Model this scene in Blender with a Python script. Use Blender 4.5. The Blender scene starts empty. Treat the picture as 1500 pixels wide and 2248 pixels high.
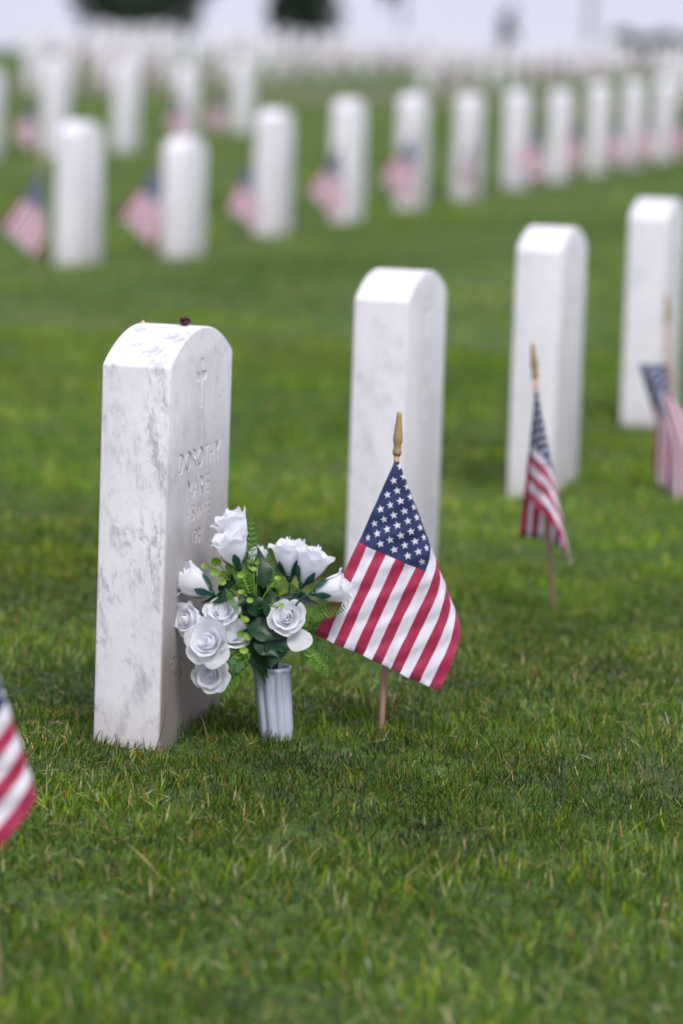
import bpy, bmesh, math, random
import numpy as np
from mathutils import Vector, Matrix
random.seed(11); rng = np.random.default_rng(7)
S = bpy.context.scene; COL = S.collection
R_ = math.radians

# ------------------------------------------------------------------ camera
FPX, PITCH, ROLL, CH = 8099.2, 0.1329, 0.0339, 1.0489
cp, sp = math.cos(PITCH), math.sin(PITCH); cr, sr = math.cos(ROLL), math.sin(ROLL)
Fd = Vector((0, cp, -sp)); Rt0 = Vector((1, 0, 0)); Up0 = Vector((0, sp, cp))
Rt = Rt0*cr + Up0*sr; Up = Up0*cr - Rt0*sr
CP = Vector((0, 0, CH))
cam = bpy.data.cameras.new('camera'); co = bpy.data.objects.new('camera', cam); COL.objects.link(co)
m = Matrix.Identity(4)
for i in range(3):
    m[i][0] = Rt[i]; m[i][1] = Up[i]; m[i][2] = -Fd[i]; m[i][3] = CP[i]
co.matrix_world = m
cam.sensor_fit = 'VERTICAL'; cam.sensor_height = 36; cam.lens = FPX/2248*36
cam.clip_start = 0.05; cam.clip_end = 6000
cam.dof.use_dof = True; cam.dof.focus_distance = 5.12; cam.dof.aperture_fstop = 3.0
S.camera = co

def at(px, py, d):                      # a point seen at photo pixel (px,py), d metres deep
    return CP + (Fd + Rt*((px-750)/FPX) - Up*((py-1124)/FPX))*d
def ground_at(px, py, z=0.0):
    v = Fd + Rt*((px-750)/FPX) - Up*((py-1124)/FPX)
    return CP + v*((z-CH)/v.z)
def at_y(px, py, y):                     # the point seen at that pixel in the upright plane y
    v = Fd + Rt*((px-750)/FPX) - Up*((py-1124)/FPX)
    return CP + v*(y/v.y)
def to_px(P):
    d = Vector(P)-CP; z = d.dot(Fd)
    return 750+FPX*d.dot(Rt)/z, 1124-FPX*d.dot(Up)/z, z

# ------------------------------------------------------------------ helpers
def tag(o, label=None, cat=None, group=None, kind=None):
    if label: o['label'] = label
    if cat: o['category'] = cat
    if group: o['group'] = group
    if kind: o['kind'] = kind
    return o
def link(name, me, parent=None):
    o = bpy.data.objects.new(name, me); COL.objects.link(o)
    if parent: o.parent = parent
    return o
def empty(name, loc, rz=0.0):
    o = bpy.data.objects.new(name, None); COL.objects.link(o)
    o.location = loc; o.rotation_euler = (0, 0, rz); o.empty_display_size = .05
    return o
def mesh(name, vs, fs, mats, mi=None, smooth=True):
    me = bpy.data.meshes.new(name); me.from_pydata([tuple(v) for v in vs], [], fs)
    for mt in (mats if isinstance(mats, (list, tuple)) else [mats]): me.materials.append(mt)
    if mi is not None: me.polygons.foreach_set('material_index', mi)
    me.polygons.foreach_set('use_smooth', [smooth]*len(me.polygons)); me.update()
    return me
class MB:
    def __init__(s): s.v = []; s.f = []; s.mi = []
    def add(s, vs, fs, m=0):
        o = len(s.v); s.v += [Vector(v) for v in vs]
        s.f += [tuple(i+o for i in f) for f in fs]; s.mi += [m]*len(fs)
    def grid(s, P, m=0):               # P[i][j]
        n, k = len(P), len(P[0])
        s.add([p for r in P for p in r],
              [(i*k+j, i*k+j+1, (i+1)*k+j+1, (i+1)*k+j) for i in range(n-1) for j in range(k-1)], m)
    def tube(s, pts, rs, n=8, m=0, cap=True):
        pts = [Vector(p) for p in pts]
        if not isinstance(rs, (list, tuple)): rs = [rs]*len(pts)
        rings = []; prev = None
        for i, p in enumerate(pts):
            t = (pts[min(i+1, len(pts)-1)]-pts[max(i-1, 0)]).normalized()
            a = (Vector((0, 1, 0)) if abs(t.y) < .8 else Vector((1, 0, 0))) if prev is None else prev
            u = (a-t*a.dot(t)).normalized(); w = t.cross(u); prev = u
            rings.append([p+(u*math.cos(2*math.pi*k/n)+w*math.sin(2*math.pi*k/n))*rs[i] for k in range(n)])
        vs = [v for r in rings for v in r]
        fs = [(i*n+k, i*n+(k+1) % n, (i+1)*n+(k+1) % n, (i+1)*n+k) for i in range(len(pts)-1) for k in range(n)]
        if cap: fs += [tuple(range(n))[::-1], tuple((len(pts)-1)*n+k for k in range(n))]
        s.add(vs, fs, m)
    def obj(s, name, mats, parent=None, origin=None, smooth=True):
        vs = s.v if origin is None else [v-Vector(origin) for v in s.v]
        o = link(name, mesh(name, vs, s.f, mats, s.mi, smooth), parent)
        if origin is not None and parent is None: o.location = origin
        return o

# ------------------------------------------------------------------ materials
def new_mat(name):
    mt = bpy.data.materials.new(name); mt.use_nodes = True
    nt = mt.node_tree; b = nt.nodes['Principled BSDF']
    return mt, nt, b
def N(nt, t, **k):
    n = nt.nodes.new(t)
    for a, v in k.items(): setattr(n, a, v)
    return n
def ramp(nt, fac, stops):
    r = N(nt, 'ShaderNodeValToRGB'); e = r.color_ramp.elements
    while len(e) < len(stops): e.new(.5)
    for x, (p, c) in zip(e, stops):
        x.position = p; x.color = (c[0], c[1], c[2], 1) if not isinstance(c, (int, float)) else (c, c, c, 1)
    nt.links.new(fac, r.inputs[0]); return r.outputs[0]
def mix(nt, f, a, b, mode='MIX'):
    n = N(nt, 'ShaderNodeMix', data_type='RGBA', blend_type=mode)
    for i, v in ((0, f), (6, a), (7, b)):
        if hasattr(v, 'is_output'): nt.links.new(v, n.inputs[i])
        else: n.inputs[i].default_value = v if isinstance(v, (int, float)) else (*v, 1)
    return n.outputs[2]
def noise(nt, vec, scale, detail=4, rough=.55, dist=0.):
    n = N(nt, 'ShaderNodeTexNoise'); n.inputs['Scale'].default_value = scale
    n.inputs['Detail'].default_value = detail; n.inputs['Roughness'].default_value = rough
    n.inputs['Distortion'].default_value = dist
    nt.links.new(vec, n.inputs['Vector']); return n.outputs['Fac']
def mapping(nt, vec, scale=(1, 1, 1), rot=(0, 0, 0), loc=None):
    n = N(nt, 'ShaderNodeMapping'); n.inputs['Scale'].default_value = scale; n.inputs['Rotation'].default_value = rot
    nt.links.new(vec, n.inputs['Vector'])
    if loc is not None: nt.links.new(loc, n.inputs['Location'])
    return n.outputs[0]
def mathn(nt, op, a, b=0.):
    n = N(nt, 'ShaderNodeMath', operation=op)
    for i, v in ((0, a), (1, b)):
        if hasattr(v, 'is_output'): nt.links.new(v, n.inputs[i])
        else: n.inputs[i].default_value = v
    return n.outputs[0]
def bump(nt, b, h, strength, dist):
    n = N(nt, 'ShaderNodeBump'); n.inputs['Strength'].default_value = strength; n.inputs['Distance'].default_value = dist
    nt.links.new(h, n.inputs['Height']); nt.links.new(n.outputs[0], b.inputs['Normal'])

def marble():
    mt, nt, b = new_mat('white_marble')
    tc = N(nt, 'ShaderNodeTexCoord').outputs['Object']
    sc_o = N(nt, 'ShaderNodeSeparateColor'); nt.links.new(N(nt, 'ShaderNodeObjectInfo').outputs['Color'], sc_o.inputs[0]); oi = sc_o.outputs[0]
    cx = N(nt, 'ShaderNodeCombineXYZ')
    for i, k in enumerate((7., 3.1, 11.)): nt.links.new(mathn(nt, 'MULTIPLY', oi, k), cx.inputs[i])
    v = mapping(nt, tc, (.62, 1, .62), (0.35, .2, 0), cx.outputs[0])
    soft = ramp(nt, noise(nt, v, 12, 7, .8, .2), [(.47, 0.), (.70, 1.)])
    cloud = ramp(nt, noise(nt, v, 9, 4, .6, .8), [(.30, (.82, .80, .825)), (.6, (.75, .73, .765))])
    veinmask = ramp(nt, noise(nt, v, 13, 4, .75, .3), [(.40, 0.), (.58, 1.)])
    speck = ramp(nt, noise(nt, mapping(nt, v, (1, 1, .7)), 46, 6, .78, .15), [(.485, 0.), (.60, 1.)])
    sepf = N(nt, 'ShaderNodeSeparateXYZ'); nt.links.new(tc, sepf.inputs[0])
    onf = ramp(nt, mathn(nt, 'MULTIPLY', sepf.outputs[1], -10), [(.47, 1.), (.5, .45)])
    vs_ = mathn(nt, 'MULTIPLY', onf, sc_o.outputs[2])
    f = mathn(nt, 'MULTIPLY', mathn(nt, 'MULTIPLY', veinmask, speck), vs_)
    c = mix(nt, mathn(nt, 'MULTIPLY', f, .70), cloud, (.27, .268, .315))
    c = mix(nt, mathn(nt, 'MULTIPLY', mathn(nt, 'MULTIPLY', soft, vs_), .40), c, (.52, .515, .555))
    v2 = mapping(nt, tc, (1, 1, .5), (0, .9, .3), cx.outputs[0])
    fine = ramp(nt, noise(nt, v2, 11, 6, .62, 2.6), [(.485, 0.), (.5, 1.), (.515, 0.)])
    c = mix(nt, mathn(nt, 'MULTIPLY', fine, .13), c, (.45, .44, .52))
    dots = ramp(nt, noise(nt, v, 150, 3, .6), [(.62, 0.), (.70, 1.)])
    c = mix(nt, mathn(nt, 'MULTIPLY', mathn(nt, 'MULTIPLY', dots, ramp(nt, noise(nt, v, 9, 3, .6, .5), [(.48, 0.), (.6, 1.)])), .62), c, (.22, .21, .27))
    # weather staining: grime on the lower inscription face, soil splash along the foot
    sep = N(nt, 'ShaderNodeSeparateXYZ'); nt.links.new(tc, sep.inputs[0])
    zz, yy, xx = sep.outputs[2], sep.outputs[1], sep.outputs[0]
    n1 = noise(nt, mapping(nt, tc, (1, 1, .4)), 14, 5, .7)
    foot = ramp(nt, mathn(nt, 'ADD', zz, mathn(nt, 'MULTIPLY', n1, .12)), [(.05, 1.), (.15, 0.)])
    c = mix(nt, mathn(nt, 'MULTIPLY', foot, .42), c, (.42, .34, .26))
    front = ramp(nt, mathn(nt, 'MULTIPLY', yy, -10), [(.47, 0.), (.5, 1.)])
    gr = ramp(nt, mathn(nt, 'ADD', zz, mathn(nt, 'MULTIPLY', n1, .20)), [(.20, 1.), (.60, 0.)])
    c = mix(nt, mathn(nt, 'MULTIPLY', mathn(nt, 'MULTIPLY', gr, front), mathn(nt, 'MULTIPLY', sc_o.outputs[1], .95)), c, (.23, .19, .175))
    nt.links.new(c, b.inputs['Base Color'])
    b.inputs['Roughness'].default_value = .5
    b.inputs['Specular IOR Level'].default_value = .35
    b.inputs['Subsurface Weight'].default_value = .12; b.inputs['Subsurface Radius'].default_value = (1, .95, .9)
    b.inputs['Subsurface Scale'].default_value = .006
    bump(nt, b, noise(nt, tc, 240, 3, .6), .10, .002)
    return mt
def cloth(name, col, var=.06):
    mt, nt, b = new_mat(name)
    tc = N(nt, 'ShaderNodeTexCoord').outputs['Object']
    n = noise(nt, tc, 60, 4, .6)
    lo = tuple(c*(1-var*2.2) for c in col)
    c = ramp(nt, n, [(.3, lo), (.7, col)])
    nt.links.new(c, b.inputs['Base Color']); b.inputs['Roughness'].default_value = .62
    b.inputs['Specular IOR Level'].default_value = .3
    b.inputs['Sheen Weight'].default_value = .15
    w = noise(nt, mapping(nt, tc, (1, 1, 1)), 900, 2, .5)
    bump(nt, b, w, .25, .0006)
    tr = N(nt, 'ShaderNodeBsdfTranslucent'); nt.links.new(c, tr.inputs[0])
    mx = N(nt, 'ShaderNodeMixShader'); mx.inputs[0].default_value = .28
    out = nt.nodes['Material Output']
    nt.links.new(b.outputs[0], mx.inputs[1]); nt.links.new(tr.outputs[0], mx.inputs[2]); nt.links.new(mx.outputs[0], out.inputs[0])
    return mt
def leafmat(name, c1, c2, rough=.4, tl=.2, scale=90, spec=.5):
    mt, nt, b = new_mat(name)
    tc = N(nt, 'ShaderNodeTexCoord').outputs['Object']
    c = ramp(nt, noise(nt, tc, scale, 4, .6), [(.3, c1), (.7, c2)])
    nt.links.new(c, b.inputs['Base Color']); b.inputs['Roughness'].default_value = rough
    b.inputs['Specular IOR Level'].default_value = spec
    bump(nt, b, noise(nt, tc, 420, 4, .6), .22, .0012)
    tr = N(nt, 'ShaderNodeBsdfTranslucent'); nt.links.new(c, tr.inputs[0])
    mx = N(nt, 'ShaderNodeMixShader'); mx.inputs[0].default_value = tl
    out = nt.nodes['Material Output']
    nt.links.new(b.outputs[0], mx.inputs[1]); nt.links.new(tr.outputs[0], mx.inputs[2]); nt.links.new(mx.outputs[0], out.inputs[0])
    return mt
def plain(name, c1, c2, rough=.6, scale=40, sc=(1, 1, 1), bmp=0.):
    mt, nt, b = new_mat(name)
    tc = N(nt, 'ShaderNodeTexCoord').outputs['Object']
    v = mapping(nt, tc, sc); n = noise(nt, v, scale, 5, .6)
    nt.links.new(ramp(nt, n, [(.3, c1), (.7, c2)]), b.inputs['Base Color']); b.inputs['Roughness'].default_value = rough
    if bmp: bump(nt, b, n, bmp, .002)
    return mt
M = dict(
    marble=marble(),
    red=cloth('red_cotton', (.45, .030, .095)), white=cloth('white_cotton', (.82, .80, .88), .02), blue=cloth('navy_cotton', (.028, .045, .135)),
    star=cloth('star_print', (.80, .80, .86), .02), hemred=cloth('hem_red', (.24, .014, .045)), hemwhite=cloth('hem_white', (.66, .64, .74), .02),
    stick=plain('stick_wood', (.36, .20, .13), (.52, .33, .23), .6, 30, (1, 1, .08), .3),
    gold=plain('gilt_paint', (.27, .18, .08), (.38, .27, .13), .42, 60, (1, 1, .2), .1),
    rose=leafmat('rose_silk', (.92, .925, .965), (.955, .96, .985), .9, .5, 25, .2),
    sepal=leafmat('sepal_fabric', (.01, .075, .05), (.02, .12, .075), .5, .15),
    dark=leafmat('dark_leaf', (.006, .030, .012), (.016, .062, .022), .36, .10, 60, .35),
    fern=leafmat('fern_plastic', (.07, .22, .02), (.16, .38, .035), .45, .3, 120),
    fern_deep=leafmat('fern_deep', (.03, .13, .02), (.08, .25, .035), .5, .25, 120),
    lime=leafmat('round_leaf', (.15, .32, .02), (.26, .45, .05), .45, .3, 70),
    vase=plain('vase_plastic', (.36, .40, .48), (.44, .48, .56), .42, 30, (1, 1, .3), .05),
    maroon=plain('dried_maroon', (.035, .006, .016), (.13, .02, .05), .75, 220, (1, 1, 1), .6),
    peach=plain('dried_petal', (.75, .38, .25), (.85, .55, .40), .7, 200),
    crown=leafmat('tree_foliage', (.014, .032, .016), (.03, .06, .025), .6, .2, 1.5),
    bark=plain('tree_bark', (.05, .04, .03), (.10, .08, .06), .9, 6, (1, 1, .2), .5),
    hedge=leafmat('hedge_foliage', (.02, .05, .025), (.04, .085, .035), .6, .2, 1.5),
    pole=plain('pole_metal', (.42, .41, .44), (.50, .49, .52), .5, 4),
)

# ------------------------------------------------------------------ ground
def g_arr(x, y):
    z = .006*np.sin(2.1*x+1.3*y+.4)+.005*np.sin(-3.3*x+2.4*y+2)+.004*np.sin(5.1*x+4.2*y+1)
    d = np.clip(y-92, 0, None)
    q = np.clip((y-45)/27, 0, 1); q = q*q*(3-2*q); e = np.clip((x/np.maximum(y, 1)+.098)/.025, 0, 1); z = z+.12*q*e*e*(3-2*e)
    return z - .0012*np.clip(d, 0, 30)**2*.9 - .065*np.clip(d-30, 0, None) - 0*x
NC = (-.2488, 5.2049)
_g0 = g_arr
def g_arr(x, y): return _g0(x, y)-.012*np.exp(-((x-NC[0]-.03)**2+(y-NC[1]-.0)**2)/.011)
def g(x, y): return float(g_arr(np.array(x, float), np.array(y, float)))
def fb(x, y, s, seed):                      # smooth patch noise about -1..1
    r = np.random.default_rng(seed); o = np.zeros_like(x)
    for k in range(7):
        a = r.uniform(0, 6.28); f = s*r.uniform(.6, 1.8)
        o += np.sin(f*(x*math.cos(a)+y*math.sin(a))+r.uniform(0, 6.28)+1.3*np.sin(.7*f*(y*math.cos(a)-x*math.sin(a))))
    return o/3.2

mt, nt, b = new_mat('lawn_soil')
tc = N(nt, 'ShaderNodeTexCoord').outputs['Object']
big = noise(nt, tc, .55, 3, .5); mid = noise(nt, tc, 5, 4, .6); fine = noise(nt, mapping(nt, tc, (1, .7, 1)), 60, 5, .7)
c = ramp(nt, mid, [(.3, (.060, .155, .008)), (.7, (.11, .205, .014))])
c = mix(nt, ramp(nt, big, [(.5, 0.), (.68, .6)]), c, (.15, .18, .04))
c = mix(nt, ramp(nt, fine, [(.42, .75), (.62, 0.)]), c, (.022, .034, .008))
sy = N(nt, 'ShaderNodeSeparateXYZ'); nt.links.new(tc, sy.inputs[0])
yw = mathn(nt, 'ADD', sy.outputs[1], mathn(nt, 'MULTIPLY', noise(nt, tc, .4, 3), 5.))
worn = mathn(nt, 'DIVIDE', yw, 100.)
c = mix(nt, ramp(nt, worn, [(.49, 0.), (.515, .7), (.545, .7), (.57, 0.)]), c, (.17, .13, .075))
nt.links.new(c, b.inputs['Base Color']); b.inputs['Roughness'].default_value = .9
bump(nt, b, fine, .8, .02)
M['soil'] = mt
ys = np.unique(np.concatenate([np.linspace(-3, 12, 60), np.linspace(4.6, 6, 36), np.linspace(12, 90, 60), np.linspace(90, 160, 50), np.geomspace(160, 3500, 30), [-20, -200, -800]]))
xs = np.unique(np.concatenate([np.linspace(-4, 4, 34), np.linspace(-.8, .8, 41), np.geomspace(4, 2500, 26), -np.geomspace(4, 2500, 26)]))
X, Y = np.meshgrid(xs, ys, indexing='ij'); Z = g_arr(X, Y)
k = len(ys)
me = mesh('ground', list(zip(X.ravel(), Y.ravel(), Z.ravel())),
          [(i*k+j, (i+1)*k+j, (i+1)*k+j+1, i*k+j+1) for i in range(len(xs)-1) for j in range(k-1)], M['soil'])
tag(link('ground', me), 'mown cemetery lawn running back to the crest', 'ground', kind='structure')

# ------------------------------------------------------------------ headstones
TH = .2369; r_ = Vector((math.sin(TH), math.cos(TH), 0)); n_ = Vector((-math.cos(TH), math.sin(TH), 0))
W, T, SP, ROW = .3302, .1016, 1.524, 3.60
B1 = Vector((-.2488, 5.2049, 0)) + r_*W/2 + n_*T/2
B2 = Vector((-1.0895, 14.7031, 0)) + r_*W/2 + n_*T/2
STONE_RZ = math.pi/2-TH
def stone_mesh(hs, rise=.046, seg=20, bev=.004, name='headstone'):
    bm = bmesh.new(); pts = [(-W/2, -.25), (W/2, -.25), (W/2, hs)]
    Rr = (W*W/4+rise*rise)/(2*rise); a = math.asin(W/2/Rr)
    for i in range(1, seg):
        t = a-2*a*i/seg; pts.append((Rr*math.sin(t), hs+rise-Rr+Rr*math.cos(t)))
    pts.append((-W/2, hs))
    f = [bm.verts.new((x, -T/2, z)) for x, z in pts]; bk = [bm.verts.new((x, T/2, z)) for x, z in pts]
    bm.faces.new(f); bm.faces.new(bk[::-1])
    n = len(pts)
    for i in range(n): bm.faces.new((f[i], bk[i], bk[(i+1) % n], f[(i+1) % n]))
    bm.normal_update()
    if bev:
        es = [e for e in bm.edges if e.calc_face_angle(0) > R_(20)]
        bmesh.ops.bevel(bm, geom=es, offset=bev, segments=3, affect='EDGES', profile=.5)
    bmesh.ops.recalc_face_normals(bm, faces=bm.faces)
    me = bpy.data.meshes.new(name); bm.to_mesh(me); bm.free(); me.materials.append(M['marble'])
    for p in me.polygons: p.use_smooth = True
    me.set_sharp_from_angle(angle=R_(28)); return me
def text_mesh(body, size, depth, sx=1.0):
    cu = bpy.data.curves.new('t', 'FONT'); cu.body = body; cu.size = size; cu.extrude = depth; cu.align_x = 'CENTER'; cu.align_y = 'CENTER'
    cu.resolution_u = 4; cu.space_character = 1.12; cu.offset = .0006
    o = bpy.data.objects.new('t', cu); COL.objects.link(o)
    dg = bpy.context.evaluated_depsgraph_get(); dg.update()
    me = bpy.data.meshes.new_from_object(o.evaluated_get(dg))
    vs = [Vector((v.co.x*sx, -v.co.z, v.co.y)) for v in me.vertices]; fs = [tuple(p.vertices) for p in me.polygons]
    bpy.data.objects.remove(o); bpy.data.curves.remove(cu); bpy.data.meshes.remove(me)
    return vs, fs
def engrave(me, lines, cross=None, depth=.0021):
    """cut emblem and lettering into the front face (local y = -T/2)"""
    mb = MB()
    for body, size, z, sx, x in lines:
        vs, fs = text_mesh(body, size, depth, sx)
        mb.add([v+Vector((x, -T/2, z)) for v in vs], fs)
    if cross:
        zt, zb, w, h = cross; t = w*.26                     # latin cross with an arm band
        arm = zt-(zt-zb)*.36
        out = [(-t, zb), (t, zb), (t, arm-t), (w, arm-t), (w, arm+t), (t, arm+t), (t, zt), (-t, zt), (-t, arm+t), (-w, arm+t), (-w, arm-t), (-t, arm-t)]
        vs = [(x, -T/2-depth, z) for x, z in out]+[(x, -T/2+depth, z) for x, z in out]; n = 12
        mb.add(vs, [tuple(range(n)), tuple(range(2*n-1, n-1, -1))]+[(i, i+n, (i+1) % n+n, (i+1) % n) for i in range(n)])
    cm = mesh('cut', mb.v, mb.f, M['marble'], smooth=False)
    bm = bmesh.new(); bm.from_mesh(cm); bmesh.ops.remove_doubles(bm, verts=bm.verts, dist=1e-6)
    bmesh.ops.recalc_face_normals(bm, faces=bm.faces); bm.to_mesh(cm); bm.free()
    a = bpy.data.objects.new('a', me); c_ = bpy.data.objects.new('c', cm); COL.objects.link(a); COL.objects.link(c_)
    md = a.modifiers.new('b', 'BOOLEAN'); md.operation = 'DIFFERENCE'; md.object = c_; md.solver = 'EXACT'; md.use_self = True
    dg = bpy.context.evaluated_depsgraph_get(); dg.update()
    res = bpy.data.meshes.new_from_object(a.evaluated_get(dg))
    bpy.data.objects.remove(a); bpy.data.objects.remove(c_)
    if len(res.vertices) < len(me.vertices)+50: return me
    for p in res.polygons: p.use_smooth = True
    res.set_sharp_from_angle(angle=R_(28)); return res

stones = []
def place_stone(me, P, label, group, tilt=(0, 0), rz=0.):
    o = link('headstone', me); o.location = (P[0], P[1], P[2]); o.rotation_euler = (tilt[0], tilt[1], STONE_RZ+rz)
    o.color = (.31, 1, 1, 1) if not stones else (random.random(), .22, .38, 1)
    tag(o, label, 'headstone', group); stones.append(o); return o
m1 = stone_mesh(.5512)
m1 = engrave(m1, [('DOROTHY', .043, .404, .98, .0), ('MARIE', .041, .361, .98, .0), ('HIS WIFE', .033, .325, .9, .0), ('1931', .033, .288, .95, .0),
                  ('GOD IS LOVE', .020, .118, .8, -.075), ('AMEN', .020, .096, .8, -.085)], (.552, .478, .026, 0))
place_stone(m1, B1, 'grey veined marble headstone engraved with a cross, standing behind the white roses', 'headstones in the near row')
lab1 = ['white headstone directly behind the small flag in sharp focus', 'slightly blurred white headstone behind the narrow leaning flag',
        'blurred headstone cut by the right edge of the photo, third behind the veined one']
fake = [('II II', .043, .412, 1., 0.), ('IIII', .043, .366, 1., 0.), ('I III', .033, .325, 1., 0.)]
for i, hs in enumerate((.5446, .5547, .5581)):
    place_stone(engrave(stone_mesh(hs), fake if i < 2 else fake[:1], (.54, .47, .026, 0)), B1+r_*SP*(i+1), lab1[i], 'headstones in the near row')
row2_h = [.590, .518, .600, .635, .645, .600, .60, .610, .62, .62, .62]
row2_dz = [.09, -.030, .008, .0, .0, .025, .030, .01, .03, .03, .03]
lab2 = ['tall blurred headstone at the left end of the middle row', 'shorter headstone at left whose bright rounded top catches the light, flag on its left edge',
        'blurred headstone of the middle row standing above the main rose bouquet', 'blurred headstone in line above the tall stone with the sharp flag before it',
        'middle row headstone half covered by a wide striped flag', 'middle row headstone with a thin pink flag hanging before its face',
        'middle row headstone next right of the one with the thin pink flag', 'middle row headstone fifth from its right end', 'middle row headstone fourth from its right end',
        'middle row headstone third from its right end', 'middle row headstone at the right edge of the photo']
cache = {}
def cached(h):
    h = round(h, 3)
    if h not in cache: cache[h] = stone_mesh(h-.046, bev=.005, seg=14)
    return cache[h]
for i, h in enumerate(row2_h):
    P = B2+r_*SP*i if i > 1 else ground_at(*((170, 576), (401, 563))[i]); P.z = row2_dz[i] if i > 1 else 0
    place_stone(cached(h), P, lab2[i], 'headstones in the middle row', (R_(random.uniform(-.5, .5)), R_(random.uniform(-.6, .6))))
lab3 = ['blurred headstone cut by the left edge of the photo above the first flag', 'blurred headstone standing alone on grass at upper left, behind the tall left one',
        'third row headstone second from the lone one at upper left', 'third row headstone above the short bright topped headstone', 'third row headstone at the right end of that row beside open grass']
B3 = None
for i, (px, py, h) in enumerate([(-28, 345, .62), (120, 343, .70), (275, 333, .68), (408, 312, .62), (532, 292, .66)]):
    P = ground_at(px, py); P = P + r_*W/2*0
    if i == 1: B3 = P.copy()
    place_stone(cached(h), P, lab3[i], 'headstones in the third row')
far_stones = []; far_flags = []
for j in range(3, 26):
    for k_ in range(-10, 90):
        P = B2 + n_*ROW*j + r_*(SP*k_+.37*j)
        P += Vector((random.uniform(-.04, .04), random.uniform(-.1, .1), 0))
        if not 36 < P.y < 93: continue
        px, py, d = to_px(P)
        if px < 55 or px > 1540: continue
        if P.y < 53 and px > 575: continue
        P.z = g(P.x, P.y)
        far_stones.append(P)
for j in range(-6, 3):                                   # the far section goes on to the right, behind the middle row
    for k_ in range(10, 90):
        P = B2 + n_*ROW*j + r_*(SP*k_+.37*j); P += Vector((random.uniform(-.04, .04), random.uniform(-.1, .1), 0))
        if not 53 < P.y < 93: continue
        px, py, d = to_px(P)
        if not 55 < px < 1540: continue
        P.z = g(P.x, P.y); far_stones.append(P)
hs_var = [.58, .6, .62, .65]
for P in far_stones:
    place_stone(cached(random.choice(hs_var)), P, 'small white headstone in the dense blurred rows on the far crest', 'headstones on the far crest')

# ------------------------------------------------------------------ flags
FL, FW, UC = .285, .198, .48
def star_pts(cx, cy, r, aspect):
    return [(cx+math.cos(math.pi/2+k*math.pi/5)*(r if k % 2 == 0 else r*.42)*aspect, cy+math.sin(math.pi/2+k*math.pi/5)*(r if k % 2 == 0 else r*.42)) for k in range(10)]
def flag_mesh(Pf, nv=4, nu=64, name='flag_cloth', stars=True):
    """Pf(u,v) -> Vector, u hoist to fly, v top to bottom"""
    us = [UC*i/(nu//2) for i in range(nu//2)]+[UC+(1-UC)*i/(nu//2) for i in range(nu//2+1)]
    vs_ = [i/(13*nv) for i in range(13*nv+1)]
    us[0] = .0004
    P = [[Pf(u, v) for v in vs_] for u in us]
    def nrm(u, v):
        e = .004; u = min(max(u, .006), .994); v = min(max(v, .006), .994)
        a = Pf(u+e, v)-Pf(u-e, v); c = Pf(u, v+e)-Pf(u, v-e); q = a.cross(c)
        return q.normalized() if q.length > 1e-12 else Vector((0, -1, 0))
    mb = MB(); k = len(vs_); mb.v = [p for r in P for p in r]
    for i in range(len(us)-1):
        for j in range(k-1):
            um = (us[i]+us[i+1])/2; st = j//nv
            red = st % 2 == 0
            mi = 2 if (um < UC and st < 7) else (0 if red else 1)
            if um > .972 and red: mi = 4
            mb.f.append((i*k+j, (i+1)*k+j, (i+1)*k+j+1, i*k+j+1)); mb.mi.append(mi)
    if stars:
        for c_ in range(11):
            rows = 5 if c_ % 2 == 0 else 4
            for r in range(rows):
                cu = UC*(c_+1)/12; cv = 7/13*((2*r+1) if rows == 5 else (2*r+2))/10
                sp_ = star_pts(cv*FW, cu*FL, .0060, 1)
                for sgn in (1, -1):
                    vs = []
                    for (y_, x_) in sp_+[(cv*FW, cu*FL)]:
                        u, v = min(max(x_/FL, 0), 1), min(max(y_/FW, 0), 1); vs.append(Pf(u, v)+nrm(u, v)*(.0007*sgn))
                    mb.add(vs, [(q, (q+1) % 10, 10) if sgn > 0 else ((q+1) % 10, q, 10) for q in range(10)], 3)
    # turned and stitched hem along the fly
    for sgn in (1, -1):
        Pn = [[Pf(u, v)+nrm(u, v)*(.0009*sgn if 0 < q < 2 else .0002*sgn) for v in vs_] for q, u in enumerate((.970, .974, .998))]
        o = len(mb.v); mb.v += [p for r in Pn for p in r]
        for i in range(2):
            for j in range(k-1):
                mb.f.append((o+i*k+j, o+(i+1)*k+j, o+(i+1)*k+j+1, o+i*k+j+1)); mb.mi.append(4 if (j//nv) % 2 == 0 else (5 if i == 0 else 1))
    return mesh(name, mb.v, mb.f, [M['red'], M['white'], M['blue'], M['star'], M['hemred'], M['hemwhite']], mb.mi)
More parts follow.
